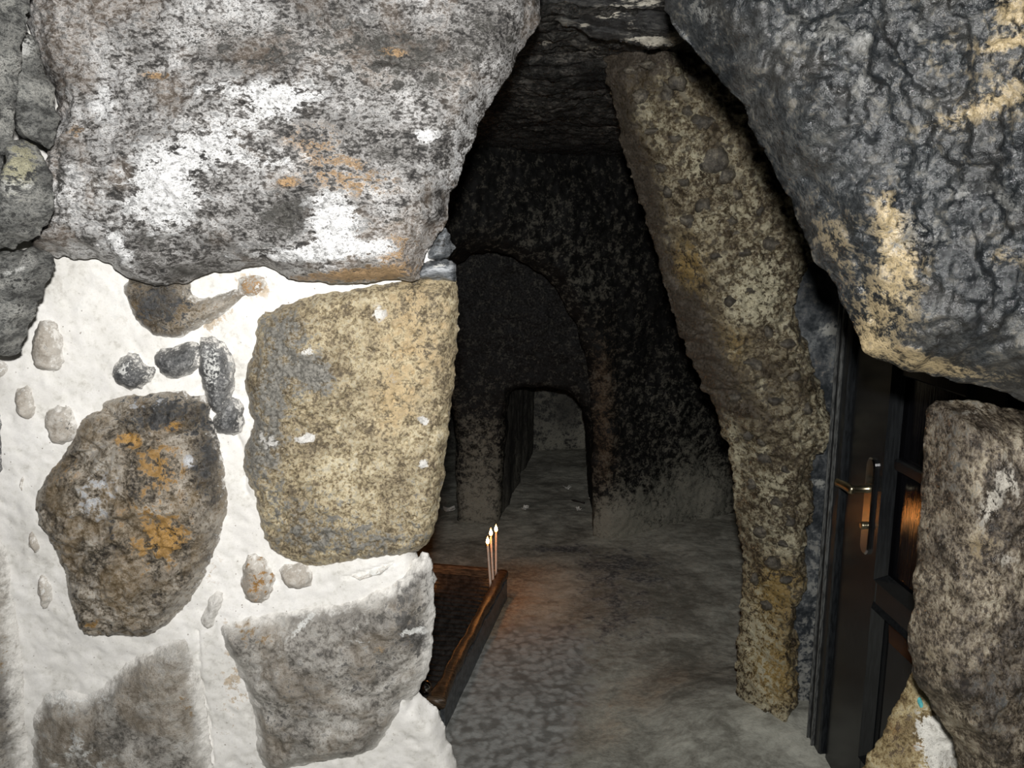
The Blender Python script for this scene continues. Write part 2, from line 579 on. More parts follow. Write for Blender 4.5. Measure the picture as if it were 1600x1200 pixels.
def floor_material():
    k = NT('trodden_rock_floor')
    A = k.noise(2.4, 6, .6, .4)
    B = k.noise(11, 6, .65, .4)
    C = k.noise(60, 4, .7)
    v = k.math('ADD', k.math('MULTIPLY', A, .4), k.math('ADD', k.math('MULTIPLY', B, .4), k.math('MULTIPLY', C, .2)))
    col = k.ramp(k.step(v, .38, .62), [(0, (.20, .196, .165)), (.35, (.33, .325, .28)), (.7, (.45, .45, .39)), (1, (.56, .555, .48))])
    pa = k.n('ShaderNodeAttribute', attribute_name='paint').outputs['Color']
    sep = k.n('ShaderNodeSeparateColor')
    k.l(pa, sep.inputs[0])
    # worn cobbles showing through the dirt
    nn = k.n('ShaderNodeTexNoise')
    k.l(k.co, nn.inputs['Vector'])
    nn.inputs['Scale'].default_value = 16
    sc = k.n('ShaderNodeVectorMath', operation='SCALE')
    k.l(nn.outputs['Color'], sc.inputs[0])
    sc.inputs['Scale'].default_value = .05
    ad = k.n('ShaderNodeVectorMath', operation='ADD')
    k.l(k.co, ad.inputs[0])
    k.l(sc.outputs[0], ad.inputs[1])
    vd = k.voronoi(40, 'SMOOTH_F1', ad.outputs[0])
    cob = k.step(k.math('ADD', vd, k.math('MULTIPLY', k.math('SUBTRACT', C, .5), .5)), .70, .22)
    cc = k.mix(cob, (.20, .20, .185), (.42, .428, .41))
    col = k.mix(k.step(k.math('ADD', sep.outputs[0], k.math('SUBTRACT', B, .5)), .3, .6), col, cc)
    col = k.mix(k.step(k.math('ADD', sep.outputs[1], k.math('SUBTRACT', B, .5)), .2, 1.0), col, k.mix(k.step(C, .4, .6), (.25, .165, .105), (.42, .31, .20)))
    col = k.mix(k.step(k.math('ADD', sep.outputs[2], k.math('MULTIPLY', k.math('SUBTRACT', B, .5), 1.6)), .4, .75), col, k.mix(k.step(C, .45, .6), (.11, .112, .112), (.27, .27, .255)))
    k.put(k.b.inputs['Base Color'], col)
    k.put(k.b.inputs['Roughness'], .75)
    k.put(k.b.inputs['Specular IOR Level'], .3)
    k.put(k.b.inputs['Normal'], k.bump(k.math('ADD', B, k.math('MULTIPLY', C, .5)), .5, .01))
    return k.m


M['floor'] = floor_material()
M['tray'] = plain_mat('wet_dark_tin', (.022, .019, .017), .30, .0, .6, .6, 45, .5)
M['rail'] = plain_mat('waxy_brown_wood', (.07, .046, .028), .38, 0, .5, .5, 30, .6, vs=(6, 1, 6))
M['darkmetal'] = plain_mat('dark_painted_iron', (.10, .108, .115), .4, .3, .5, .3, 50, .4)
M['chrome'] = plain_mat('chrome', (.62, .62, .63), .16, 1.0, .5, 0, 30, .08)
M['brass'] = plain_mat('tarnished_brass', (.42, .37, .25), .30, 1.0, .5, 0, 40, .15)
M['door'] = plain_mat('black_gloss_paint', (.010, .011, .012), .20, 0, .5, .06, 30, .3, vs=(8, 8, .7))
M['glass'] = plain_mat('dark_glass', (.004, .004, .005), .06, 0, .7, .12, 22, .2, vs=(10, 10, .25))
M['jamb'] = plain_mat('black_jamb_paint', (.012, .0135, .015), .28, 0, .5, .25, 40, .4, vs=(4, 4, .8))
M['bead'] = plain_mat('worn_black_paint', (.07, .072, .07), .22, 0, .5, .5, 60, .6, vs=(4, 4, .6))
M['wax'] = plain_mat('beeswax', (.80, .62, .50), .5, 0, .4, .05, 60, .1)
M['wick'] = plain_mat('charred_wick', (.01, .008, .007), .9)
M['paper'] = plain_mat('white_paper', (.62, .62, .58), .8)
M['twig'] = plain_mat('dark_twig', (.015, .012, .010), .8)
M['paintchip'] = plain_mat('turquoise_paint', (.10, .45, .48), .5)


def flame_material():
    k = NT('candle_flame')
    sp = k.n('ShaderNodeSeparateXYZ')
    k.l(k.co, sp.inputs[0])
    f = k.step(sp.outputs[2], 0.0, .03)
    col = k.ramp(f, [(0, (1, .30, .05)), (.3, (1, .62, .22)), (.75, (1, .80, .45)), (1, (1, .45, .10))])
    k.put(k.b.inputs['Base Color'], (0, 0, 0))
    k.put(k.b.inputs['Emission Color'], col)
    k.put(k.b.inputs['Emission Strength'], 14.0)
    return k.m


M['flame'] = flame_material()

# ------------------------------------------------------------------ the setting: floor, ceiling, cave walls


def floor_fn(u, v):
    x = -1.6 + 3.4 * u
    y = 0.5 + 6.0 * v
    return np.stack([x, y, 0 * x], -1)


def floor_relief(px, B):
    x, y = B[:, 0], B[:, 1]
    h = .05 * smooth(.75, 1.15, x - .25 * (y - 2.3)) * smooth(2.2, 2.8, y)          # bank along the right wall
    h = h + .03 * smooth(.42, .55, x) * smooth(2.7, 2.2, y)
    h = h + .05 * smooth(.42, .02, np.hypot((x - .78) * .8, y - 2.26))      # dirt banked against the pier
    return h


struct(patch('floor', floor_fn, 340, 600, M['floor'], noise=[('f', 1.6, .02), ('f', 7, .008), ('f', 30, .004)], extra=floor_relief,
             paint=[('W', 800, 1085, 120, 90, 20, .75), ('W', 760, 1170, 110, 60, 0, .6), ('W', 870, 1010, 90, 60, 0, .4),
                    ('O', 800, 930, 50, 50, -40, .55), ('O', 850, 890, 70, 22, 0, .5), ('O', 960, 1110, 120, 60, -10, .34), ('O', 920, 1160, 70, 30, 0, .25), ('O', 760, 980, 30, 60, 30, .55),
                    ('O', 1060, 1060, 90, 40, -20, .35),
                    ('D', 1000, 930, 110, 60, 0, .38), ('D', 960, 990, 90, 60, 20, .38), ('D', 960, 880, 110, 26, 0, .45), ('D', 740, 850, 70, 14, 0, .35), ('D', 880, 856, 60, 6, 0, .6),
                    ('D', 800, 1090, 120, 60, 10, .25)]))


def ceil_fn(u, v):
    x = -1.6 + 3.4 * u
    y = 1.75 + 4.6 * v
    return np.stack([x, y, 1.93 - .065 * (y - 1.75)], -1)[::1]


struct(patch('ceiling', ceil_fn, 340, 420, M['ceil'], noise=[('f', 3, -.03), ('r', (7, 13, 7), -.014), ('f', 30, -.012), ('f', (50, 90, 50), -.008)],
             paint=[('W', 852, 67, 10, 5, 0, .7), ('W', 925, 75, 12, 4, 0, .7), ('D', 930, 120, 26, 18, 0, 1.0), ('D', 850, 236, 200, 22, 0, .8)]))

# arch wall at the back of the first chamber
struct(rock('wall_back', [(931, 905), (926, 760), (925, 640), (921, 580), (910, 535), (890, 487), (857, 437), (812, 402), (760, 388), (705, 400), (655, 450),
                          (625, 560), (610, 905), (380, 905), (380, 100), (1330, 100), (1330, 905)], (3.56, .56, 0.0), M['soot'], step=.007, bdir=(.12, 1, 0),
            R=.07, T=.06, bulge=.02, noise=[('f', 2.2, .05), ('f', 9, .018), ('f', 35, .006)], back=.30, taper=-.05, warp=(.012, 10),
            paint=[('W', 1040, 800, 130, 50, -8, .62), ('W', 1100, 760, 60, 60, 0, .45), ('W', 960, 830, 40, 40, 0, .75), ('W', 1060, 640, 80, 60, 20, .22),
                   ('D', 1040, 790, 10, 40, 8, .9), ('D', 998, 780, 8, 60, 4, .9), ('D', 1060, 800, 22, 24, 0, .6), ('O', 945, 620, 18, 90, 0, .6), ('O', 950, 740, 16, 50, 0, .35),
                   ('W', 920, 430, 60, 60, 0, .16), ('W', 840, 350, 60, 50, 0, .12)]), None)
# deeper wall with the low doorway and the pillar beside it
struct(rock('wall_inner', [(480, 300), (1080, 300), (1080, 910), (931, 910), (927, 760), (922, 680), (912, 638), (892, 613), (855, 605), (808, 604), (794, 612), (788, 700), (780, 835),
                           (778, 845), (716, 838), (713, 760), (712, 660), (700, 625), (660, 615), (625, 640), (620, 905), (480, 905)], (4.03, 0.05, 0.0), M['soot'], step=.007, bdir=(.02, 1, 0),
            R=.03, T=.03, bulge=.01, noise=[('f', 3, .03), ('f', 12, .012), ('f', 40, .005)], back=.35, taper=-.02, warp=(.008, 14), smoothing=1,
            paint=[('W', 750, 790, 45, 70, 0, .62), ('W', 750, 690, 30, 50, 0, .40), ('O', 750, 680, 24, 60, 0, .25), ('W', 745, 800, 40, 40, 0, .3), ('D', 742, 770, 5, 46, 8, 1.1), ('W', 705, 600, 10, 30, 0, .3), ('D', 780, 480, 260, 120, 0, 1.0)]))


def tunnel_left(u, v):
    return np.stack([-.055 + .235 * u, 4.1 + 1.5 * u, -.05 + 1.2 * v], -1)


struct(patch('wall_tunnel', tunnel_left, 120, 110, M['inner'], noise=[('f', (5, 5, 1.5), .025), ('f', 25, .006)],
             paint=[('D', 800, 700, 14, 120, 0, .5), ('W', 808, 730, 5, 50, 0, .5)]))


def tunnel_end(u, v):
    return np.stack([-1.4 + 3.0 * u, 5.42 + 0 * u, -.05 + 1.3 * v], -1)


struct(patch('wall_tunnel_end', tunnel_end, 220, 110, M['inner'], noise=[('f', 3, -.05), ('f', 12, -.015)],
             paint=[('W', 880, 690, 80, 20, 0, .55), ('W', 915, 660, 9, 50, 0, .75), ('W', 850, 640, 30, 60, 0, .25), ('D', 880, 640, 16, 40, 0, .4)]))


def tunnel_right(u, v):
    return np.stack([.70 + .2 * u, 4.0 + 1.5 * u, -.05 + 1.2 * v], -1)


def tunnel_top(u, v):
    return np.stack([-1.3 + 2.8 * u, 4.2 + 1.5 * v, 1.0 + 0 * u], -1)


struct(patch('wall_tunnel_right', tunnel_right, 80, 60, M['inner'], noise=[('f', 4, .04)]))
struct(patch('ceiling_tunnel', tunnel_top, 90, 60, M['soot'], noise=[('f', 4, .04)]))


def side_right(u, v):
    x = .80 + .50 * smooth(0, .75, u) + .05 * u
    return np.stack([x + .04 * np.cos(v * 3), 2.38 + 2.1 * u, -.05 + 2.05 * v], -1)


def side_left(u, v):
    return np.stack([-1.05 - .1 * u, 1.7 + 2.6 * u, -.05 + 2.05 * v], -1)


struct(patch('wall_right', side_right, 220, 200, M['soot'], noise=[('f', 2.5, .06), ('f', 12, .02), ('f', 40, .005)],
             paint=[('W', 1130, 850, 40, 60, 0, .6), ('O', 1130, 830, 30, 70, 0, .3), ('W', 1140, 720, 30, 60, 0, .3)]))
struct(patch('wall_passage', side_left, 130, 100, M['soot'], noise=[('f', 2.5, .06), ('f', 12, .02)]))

# ------------------------------------------------------------------ left masonry wall and its stones
WALL = (1.44, .05, -.03)
wall_poly = [(-620, -330), (150, -330), (170, 300), (690, 300), (682, 440), (682, 600), (672, 760), (652, 860), (650, 960), (650, 1040), (646, 1084), (672, 1104), (690, 1130), (702, 1165), (718, 1200), (735, 1290), (745, 1500), (760, 2050), (-620, 2050)]
wall = struct(rock('wall_left', wall_poly, WALL, M['mortar'], step=.0042, R=.03, T=.03, bulge=.0, noise=[('f', 3, .03), ('f', 12, .007), ('f', 45, .002), ('p', 28, .002)], back=.30, taper=.25,
                   warp=(.006, 25), lift=-.016, cracks=[([(311, 985), (314, 1060), (326, 1140), (336, 1230)], 2.0, .008),
                                           ([(540, 898), (600, 882), (616, 875)], 2, .006), ([(350, 640), (375, 700), (385, 770)], 4, .006)],
                   paint=[('O', 395, 445, 26, 16, 0, .7), ('O', 335, 500, 30, 20, -30, .5), ('O', 130, 600, 20, 14, 0, .4), ('O', 190, 500, 22, 16, 0, .3), ('W', 200, 480, 120, 70, 0, .3),
                          ('O', 325, 880, 22, 40, 20, .25), ('O', 365, 1080, 40, 120, 0, .30), ('O', 110, 765, 50, 25, 0, .3)]),
              None)

STONES = [
    # (polygon, material, dict)
    ([(716, 436), (700, 428), (650, 433), (600, 438), (540, 448), (480, 461), (440, 476), (410, 490), (400, 506), (400, 545), (385, 580), (388, 620), (400, 660), (385, 690), (380, 730), (400, 770),
      (410, 830), (430, 862), (490, 886), (540, 873), (580, 869), (640, 863), (668, 852), (682, 820), (691, 770), (701, 680), (709, 600), (718, 500)], 'yellow',
     dict(step=.0026, R=.035, T=.026, bulge=.03, L=.05, back=.14, taper=.5, lift=.008, noise=[('f', 8, .018), ('p', 75, .008), ('w', 45, .006), ('f', 60, .006)],
          paint=[('O', 650, 520, 70, 130, 0, .52), ('O', 610, 640, 30, 60, 0, .45), ('D', 495, 585, 30, 22, 20, 1.0), ('D', 440, 530, 50, 70, 0, .62), ('D', 420, 620, 40, 60, 0, .5), ('W', 590, 490, 9, 9, 0, 1.1), ('W', 478, 686, 14, 7, 0, 1.1), ('W', 662, 658, 7, 7, 0, 1.1), ('W', 480, 548, 10, 6, 0, .9),
                 ('D', 410, 710, 40, 50, 0, .7), ('W', 420, 690, 26, 14, 30, .5), ('W', 662, 725, 7, 7, 0, .9), ('D', 480, 810, 80, 50, 0, .4), ('D', 560, 850, 110, 30, 0, .5), ('W', 600, 575, 40, 40, 0, .16), ('D', 640, 790, 40, 60, 0, .25)])),
    ([(165, 626), (215, 615), (285, 612), (300, 622), (326, 626), (332, 665), (350, 720), (356, 790), (340, 850), (310, 920), (270, 970), (240, 986), (180, 986), (140, 986), (125, 965), (110, 920), (95, 860), (62, 792), (60, 762), (90, 720), (110, 690), (130, 650)], 'brown',
     dict(step=.0026, R=.05, T=.024, bulge=.065, L=.07, back=.10, taper=.3, lift=.0, noise=[('f', 7, .03), ('r', 18, .010), ('f', 55, .010), ('w', 30, .006)],
          cracks=[([(150, 640), (200, 700), (280, 690), (330, 650)], 12, .014), ([(110, 720), (180, 700)], 8, .01)],
          paint=[('D', 250, 650, 80, 34, -5, .72), ('D', 320, 720, 24, 70, 10, .6), ('O', 270, 665, 18, 10, -20, .95), ('O', 195, 690, 16, 10, 0, .8), ('O', 230, 800, 70, 90, 20, .34), ('O', 260, 845, 40, 26, -35, .6), ('O', 250, 720, 50, 30, 20, .35), ('O', 100, 740, 30, 30, 0, .4),
                 ('W', 150, 770, 40, 50, 20, .42), ('W', 210, 635, 50, 8, -10, .45), ('W', 295, 720, 8, 8, 0, .9), ('O', 160, 650, 20, 20, 0, .35), ('O', 140, 975, 20, 14, 0, .5), ('D', 175, 830, 8, 40, 0, .5)])),
    ([(346, 968), (400, 955), (470, 945), (550, 930), (620, 905), (650, 868), (668, 868), (674, 910), (676, 960), (671, 1010), (666, 1050), (645, 1082), (620, 1112), (590, 1160), (560, 1172), (480, 1185), (440, 1200), (405, 1185), (398, 1100), (380, 1050), (352, 1000)], 'grey',
     dict(step=.003, R=.05, T=.024, bulge=.035, L=.06, back=.12, taper=.5, noise=[('f', 7, .03), ('f', 22, .010), ('w', 40, .004), ('f', 70, .003)],
          cracks=[([(455, 970), (420, 1030), (395, 1060)], 5, .008)],
          paint=[('D', 640, 920, 30, 60, 10, .6), ('D', 650, 1000, 26, 26, 0, .7), ('W', 650, 988, 20, 5, -8, 1.0), ('O', 610, 915, 24, 8, -20, .6), ('D', 360, 965, 16, 12, 0, .6), ('O', 380, 975, 14, 6, 0, .7), ('O', 400, 1000, 40, 26, 20, .4), ('D', 560, 1060, 70, 60, 0, .3), ('D', 440, 1110, 50, 60, 0, .3), ('W', 470, 980, 6, 70, 40, .5), ('O', 590, 1015, 14, 8, 0, .5), ('W', 570, 990, 30, 30, 0, .25)])),
    ([(60, 1085), (110, 1070), (150, 1082), (200, 1030), (270, 992), (305, 986), (312, 1050), (325, 1150), (336, 1260), (340, 1330), (80, 1330), (50, 1200)], 'grey',
     dict(step=.0035, R=.06, T=.022, bulge=.02, L=.06, back=.10, noise=[('f', 8, .02), ('f', (45, 30, 16), .007), ('f', 60, .003)],
          paint=[('W', 100, 1090, 60, 16, 0, .6), ('O', 290, 1100, 24, 24, 0, .3), ('W', 120, 1180, 80, 40, 0, .35)])),
    ([(-120, 815), (6, 826), (22, 900), (27, 970), (36, 1050), (46, 1150), (62, 1330), (-120, 1330)], 'grey',
     dict(step=.004, R=.05, T=.024, bulge=.05, L=.06, back=.10, noise=[('f', 7, .03), ('f', 30, .006)], paint=[('D', 0, 1130, 40, 60, 0, .4), ('O', 8, 1020, 14, 50, 0, .35)])),
    ([(-120, 610), (3, 630), (20, 672), (18, 720), (2, 750), (-120, 770)], 'dkpebble', dict(step=.004, R=.03, T=.03, bulge=.03, back=.08, noise=[('f', 12, .012), ('f', 50, .004)], paint=[])),
    ([(60, 508), (85, 503), (97, 530), (98, 570), (80, 578), (52, 562)], 'pebble', dict(paint=[('D', 74, 535, 12, 20, 0, .2)])),
    ([(178, 580), (198, 556), (215, 552), (224, 572), (241, 573), (236, 592), (213, 609), (190, 597)], 'dkpebble', dict(paint=[('W', 195, 572, 16, 14, 0, .55)])),
    ([(248, 545), (272, 546), (300, 534), (312, 546), (308, 576), (272, 588), (250, 577)], 'dkpebble', dict(bulge=.02, paint=[])),
    ([(314, 536), (340, 533), (361, 556), (367, 590), (361, 618), (347, 640), (330, 628), (318, 592)], 'dkpebble', dict(paint=[('W', 330, 575, 14, 45, 0, .55)])),
    ([(346, 640), (352, 624), (378, 627), (381, 668), (358, 675), (340, 670), (338, 655)], 'dkpebble', dict(paint=[('W', 345, 660, 8, 12, 0, .4)])),
    ([(196, 436), (250, 440), (297, 436), (300, 470), (330, 464), (368, 452), (378, 460), (345, 490), (310, 510), (270, 528), (240, 519), (214, 492)], 'brown',
     dict(step=.003, R=.02, T=.02, bulge=.018, lift=-.004, paint=[('D', 250, 480, 50, 36, 0, .75), ('O', 345, 478, 22, 14, -20, .2), ('W', 350, 490, 20, 10, -25, .4), ('O', 225, 452, 20, 8, 0, .3)])),
    ([(372, 434), (400, 428), (416, 432), (417, 452), (396, 465), (374, 460)], 'pebble', dict(bulge=.004, lift=-.008, paint=[('O', 395, 447, 30, 24, 0, .6), ('W', 395, 447, 30, 24, 0, .3)])),
    ([(384, 872), (408, 868), (428, 890), (426, 925), (402, 938), (381, 926)], 'pebble', dict(bulge=.008, paint=[('O', 404, 905, 26, 40, 0, .42)])),
    ([(437, 880), (484, 881), (489, 896), (481, 917), (445, 911)], 'pebble', dict(paint=[])),
    ([(335, 924), (351, 931), (346, 950), (331, 976), (317, 970), (324, 946)], 'grey', dict(bulge=.008, paint=[('O', 325, 965, 10, 10, 0, .3)])),
    ([(24, 612), (50, 598), (59, 630), (52, 654), (34, 646)], 'pebble', dict(bulge=.01, paint=[])),
    ([(74, 642), (104, 634), (119, 655), (121, 682), (94, 694), (76, 672)], 'pebble', dict(bulge=.01, paint=[('D', 108, 664, 12, 14, 0, .45)])),
    ([(35, 740), (44, 736), (47, 764), (36, 768)], 'pebble', dict(bulge=.006, paint=[])),
    ([(58, 812), (66, 828), (71, 850), (60, 864), (46, 842)], 'pebble', dict(bulge=.008, paint=[])),
    ([(64, 892), (80, 903), (85, 930), (73, 950), (65, 930)], 'pebble', dict(bulge=.006, paint=[('W', 75, 920, 20, 30, 0, .35)])),
    ([(545, 897), (575, 888), (600, 880), (617, 874), (602, 893), (570, 903)], 'pebble', dict(bulge=.004, paint=[('W', 580, 890, 50, 20, 0, .6)])),
    ([(-20, 552), (6, 556), (20, 574), (8, 590), (-30, 590)], 'pebble', dict(bulge=.006, paint=[('W', 0, 575, 30, 30, 0, .5)])),
    ([(648, 436), (654, 416), (664, 407), (704, 404), (714, 414), (717, 436), (700, 440)], 'wedge', dict(step=.0025, R=.014, T=.02, bulge=.018, back=.10, taper=.4, lift=.008, paint=[('D', 690, 428, 26, 5, -6, .5), ('W', 685, 413, 24, 5, 0, .5)])),
    ([(662, 407), (672, 385), (686, 362), (698, 352), (704, 372), (705, 400), (690, 408)], 'wedge', dict(step=.0025, R=.016, T=.02, bulge=.016, back=.10, taper=.4, lift=-.01, paint=[('D', 690, 385, 16, 20, 0, .5)])),
]
for i, (pl, mt, kw) in enumerate(STONES):
    d = dict(step=.0022, R=.018, T=.018, bulge=.014, L=.02, back=.05, taper=.1, lift=.004, noise=[('f', 18, .010), ('f', 60, .004)], warp=(.004, 50), seed=i * 1.3, parent=wall)
    d.update(kw)
    pa_ = np.array(pl, float)
    ctr = (pa_.min(0) + pa_.max(0)) / 2
    half = (pa_.max(0) - pa_.min(0)) / 2
    grow = 1 + min(.16, 5.0 / half.min()) if 'wedge' not in mt and mt != 'yellow' else 1.0      # the stones run a little way under the mortar
    rock('stone', ctr + (pa_ - ctr) * grow, WALL, M[mt], **d)

# ------------------------------------------------------------------ overhanging rock, upper left
OV = (1.375, .06, .05)
over = rock('rock_overhang', [(852, -330), (848, -60), (846, 0), (845, 22), (838, 46), (815, 76), (800, 110), (775, 140), (757, 185), (735, 225), (722, 262), (703, 325), (697, 347), (680, 372), (665, 397), (657, 425), (650, 437),
                              (600, 440), (540, 444), (470, 440), (440, 428), (410, 414), (370, 416), (320, 428), (298, 440), (250, 447), (205, 442), (165, 405), (110, 400), (85, 402), (60, 394), (70, 364), (84, 318), (78, 268), (84, 240), (94, 190), (88, 150), (69, 108), (52, 62), (44, 30), (60, -40), (64, -330)],
            OV, M['overhang'], step=.0027, R=.06, T=.06, bulge=.05, L=.08, back=.32, taper=.45, warp=(.008, 22), origin=True,
            noise=[('f', (3, 3, 5), .045), ('r', (9, 9, 18), .012), ('f', 30, .010), ('w', 45, .006), ('r', (60, 60, 90), .006), ('f', 110, .006)],
            cracks=[([(105, 150), (95, 230), (90, 330)], 7, .012), ([(160, 420), (230, 380), (300, 370)], 5, .006), ([(590, 260), (640, 250), (700, 230)], 5, .008)],
            paint=[('W', 330, 250, 230, 110, -15, .26), ('W', 560, 30, 200, 50, 0, .15), ('W', 690, 230, 40, 90, 30, .3), ('W', 520, 350, 34, 42, 0, 1.2), ('W', 480, 395, 90, 13, -4, .9), ('W', 590, 385, 30, 12, 0, .6), ('W', 440, 160, 60, 24, -10, .75), ('W', 300, 240, 90, 30, -20, .55), ('W', 160, 160, 20, 30, 0, .8), ('W', 270, 310, 40, 40, -40, .6), ('W', 350, 140, 60, 14, 0, .5),
                   ('W', 665, 212, 16, 8, 0, .9), ('W', 230, 330, 60, 40, 0, .3), ('W', 190, 390, 12, 40, -35, .7), ('W', 430, 250, 60, 20, 0, .35), ('W', 720, 250, 10, 70, 25, .4),
                   ('O', 615, 83, 28, 10, 8, 1.1), ('O', 240, 118, 26, 8, 0, .8), ('O', 480, 230, 80, 44, 10, .45), ('O', 600, 290, 70, 50, 0, .2), ('O', 450, 287, 12, 7, 0, .9), ('O', 550, 430, 80, 10, -4, 1.0), ('O', 620, 390, 34, 40, 0, .55), ('O', 120, 210, 30, 20, -30, .45), ('O', 530, 290, 60, 30, 0, .35),
                   ('D', 450, 335, 60, 40, -20, .7), ('D', 330, 60, 200, 50, 0, .25), ('D', 230, 380, 34, 40, 30, .6), ('D', 560, 60, 130, 40, 10, .35), ('D', 640, 120, 110, 60, 0, .42), ('D', 380, 90, 80, 30, 0, .25), ('D', 300, 425, 60, 14, 0, .55), ('D', 250, 210, 70, 24, 10, .4), ('D', 770, 40, 60, 60, 0, .4), ('D', 590, 240, 60, 20, 20, .4),
                   ('D', 600, 330, 50, 40, 0, .4), ('D', 105, 260, 16, 80, 5, .45), ('D', 380, 400, 60, 10, -4, .4)])
thing(over, 'overhanging white and black crusted rock face above the mortared wall', 'rock')

SIDE = (1.19, 0.0, 0.0)
SIDE_ROCKS = [
    ([(-480, -300), (60, -300), (55, -40), (40, 30), (34, 90), (25, 140), (22, 200), (9, 260), (-6, 296), (-480, 290)], 'slate grey rock slab at the top left corner of the picture', [('D', 0, 120, 60, 100, 0, .3)], 0),
    ([(38, 50), (58, 62), (68, 108), (88, 150), (93, 190), (84, 236), (58, 226), (32, 206), (28, 150), (44, 110)], 'narrow pointed grey stone wedged beside the crusted overhang', [('W', 40, 70, 16, 18, 0, .8), ('O', 40, 60, 14, 20, 0, .5), ('D', 55, 110, 30, 14, 0, .4)], 0),
    ([(28, 212), (58, 228), (80, 268), (86, 318), (70, 364), (34, 384), (0, 390), (-480, 392), (-480, 325), (5, 306), (14, 262)], 'rounded grey stone with a pale yellow top at the left edge', [('O', 35, 260, 26, 46, 10, .75), ('W', 30, 290, 30, 20, 0, .5), ('D', 30, 350, 50, 26, 0, .4), ('D', 66, 280, 14, 20, 0, .3)], 1),
    ([(-480, 402), (0, 396), (50, 386), (84, 394), (86, 420), (62, 468), (46, 520), (30, 552), (0, 557), (-480, 570)], 'dark angular grey stone below the yellow topped stone', [('D', 40, 440, 60, 60, 0, .4), ('W', 20, 425, 40, 6, -20, .5)], 2),
]
for i, (pl, lb, pt, sd) in enumerate(SIDE_ROCKS):
    o = rock('edge_stone', pl, (SIDE[0] + (.0, .06, .02, .08)[i], 0, 0), M['sidegrey'], step=.003, R=.022, T=.035, bulge=.015, L=.03, back=.06, taper=.35, noise=[('f', 9, .025), ('r', (20, 20, 34), .006), ('f', (30, 30, 18), .007), ('f', 70, .003)], paint=pt, seed=20 + i, origin=True)
    thing(o, lb, 'stone', 'grey stones along the left edge')

# ------------------------------------------------------------------ middle pier, ledge, plaster strip
PIER = (2.07, .10, -.06)


def pier_extra(px, B, D):
    # the conglomerate thins out into a smooth foot near the floor
    return .06 * smooth(1000, 1200, px[:, 1])


pier = rock('wall_pier', [(936, 20), (945, 100), (960, 180), (975, 250), (1000, 320), (1025, 390), (1040, 460), (1065, 530), (1095, 600), (1120, 650), (1140, 705), (1143, 760), (1151, 800), (1159, 870), (1161, 920), (1156, 960), (1151, 1010), (1148, 1080), (1136, 1130), (1115, 1200),
                          (1200, 1240), (1246, 1200), (1240, 1060), (1247, 985), (1242, 940), (1262, 900), (1254, 860), (1270, 800), (1268, 750), (1262, 712), (1297, 684), (1302, 650), (1287, 612), (1266, 560), (1250, 505), (1238, 470), (1250, 430), (1285, 390), (1290, 200), (1240, 30), (936, 30)],
            PIER, M['pier'], step=.0036, R=.13, T=.13, bulge=.03, L=.08, back=.20, taper=.55, warp=(.012, 24), origin=True, extra=pier_extra,
            noise=[('f', 5, .03), ('f', 15, .030), ('w', 22, .022), ('w', 48, .012), ('f', 45, .014), ('p', 60, .005)],
            paint=[('W', 1190, 430, 50, 50, 0, .5), ('W', 1090, 260, 40, 24, 20, .5), ('W', 1180, 480, 40, 30, 0, .45), ('W', 1060, 110, 26, 40, -20, .3), ('D', 1120, 255, 34, 40, 0, .6), ('D', 1030, 130, 90, 40, 20, .4), ('D', 1000, 75, 90, 30, 0, 1.0), ('O', 1070, 420, 40, 60, 20, .45), ('D', 1080, 520, 40, 80, 30, .38),
                   ('D', 1190, 600, 90, 60, 0, .38), ('O', 1150, 560, 40, 60, 10, .3), ('W', 1288, 650, 16, 50, -10, .5), ('W', 1210, 760, 34, 26, 0, .55), ('W', 1220, 830, 36, 40, 0, .35), ('O', 1220, 920, 40, 40, 0, .4), ('O', 1210, 1060, 30, 40, 0, .45), ('W', 1180, 980, 30, 80, 0, .35), ('O', 1180, 1020, 40, 90, 0, .3),
                   ('W', 1150, 710, 8, 60, -6, .6), ('D', 985, 250, 210, 30, 73, .85), ('D', 1085, 540, 130, 34, 62, .75), ('O', 1100, 500, 120, 40, 62, .3), ('O', 1200, 1000, 50, 130, 0, .40), ('W', 1190, 1050, 50, 120, 0, .3), ('W', 1150, 330, 60, 40, 0, .35), ('W', 1050, 200, 50, 30, 20, .3), ('D', 1010, 300, 24, 60, -20, .2), ('W', 1180, 1120, 60, 60, 0, .25)])
struct(pier, 'rough brown and cream pebbly rock pier between passage and door')

PP, PH = rock.last
PEB = [(1118, 250, 26, 28), (1004, 150, 18, 13), (1042, 142, 16, 20), (1058, 128, 18, 15), (1100, 190, 20, 14), (1132, 275, 16, 15), (1075, 175, 12, 9), (1020, 205, 11, 8), (1055, 215, 12, 9), (1150, 305, 10, 8), (1100, 320, 16, 12), (1075, 345, 13, 12), (1140, 345, 14, 8), (1205, 382, 13, 12), (1160, 395, 12, 8),
       (1150, 365, 9, 6), (1035, 262, 12, 9), (1070, 285, 11, 8), (1045, 300, 9, 9), (1185, 330, 9, 8), (1120, 400, 11, 7), (1170, 455, 12, 7), (1142, 470, 14, 9), (1200, 520, 12, 10), (1230, 540, 14, 11), (1180, 570, 16, 12), (1240, 590, 12, 9), (1150, 620, 11, 9), (1210, 625, 14, 9), (1260, 640, 10, 10),
       (1170, 680, 9, 9), (1190, 690, 9, 8), (1195, 715, 13, 11), (1230, 735, 11, 9), (1175, 755, 10, 10), (1215, 785, 13, 9), (1235, 815, 10, 12), (1190, 830, 12, 9), (1210, 880, 15, 10), (1225, 850, 10, 8), (1180, 905, 9, 10), (1230, 905, 11, 9), (1198, 945, 13, 9), (985, 110, 14, 9), (1085, 120, 15, 10), (1015, 100, 16, 8)]
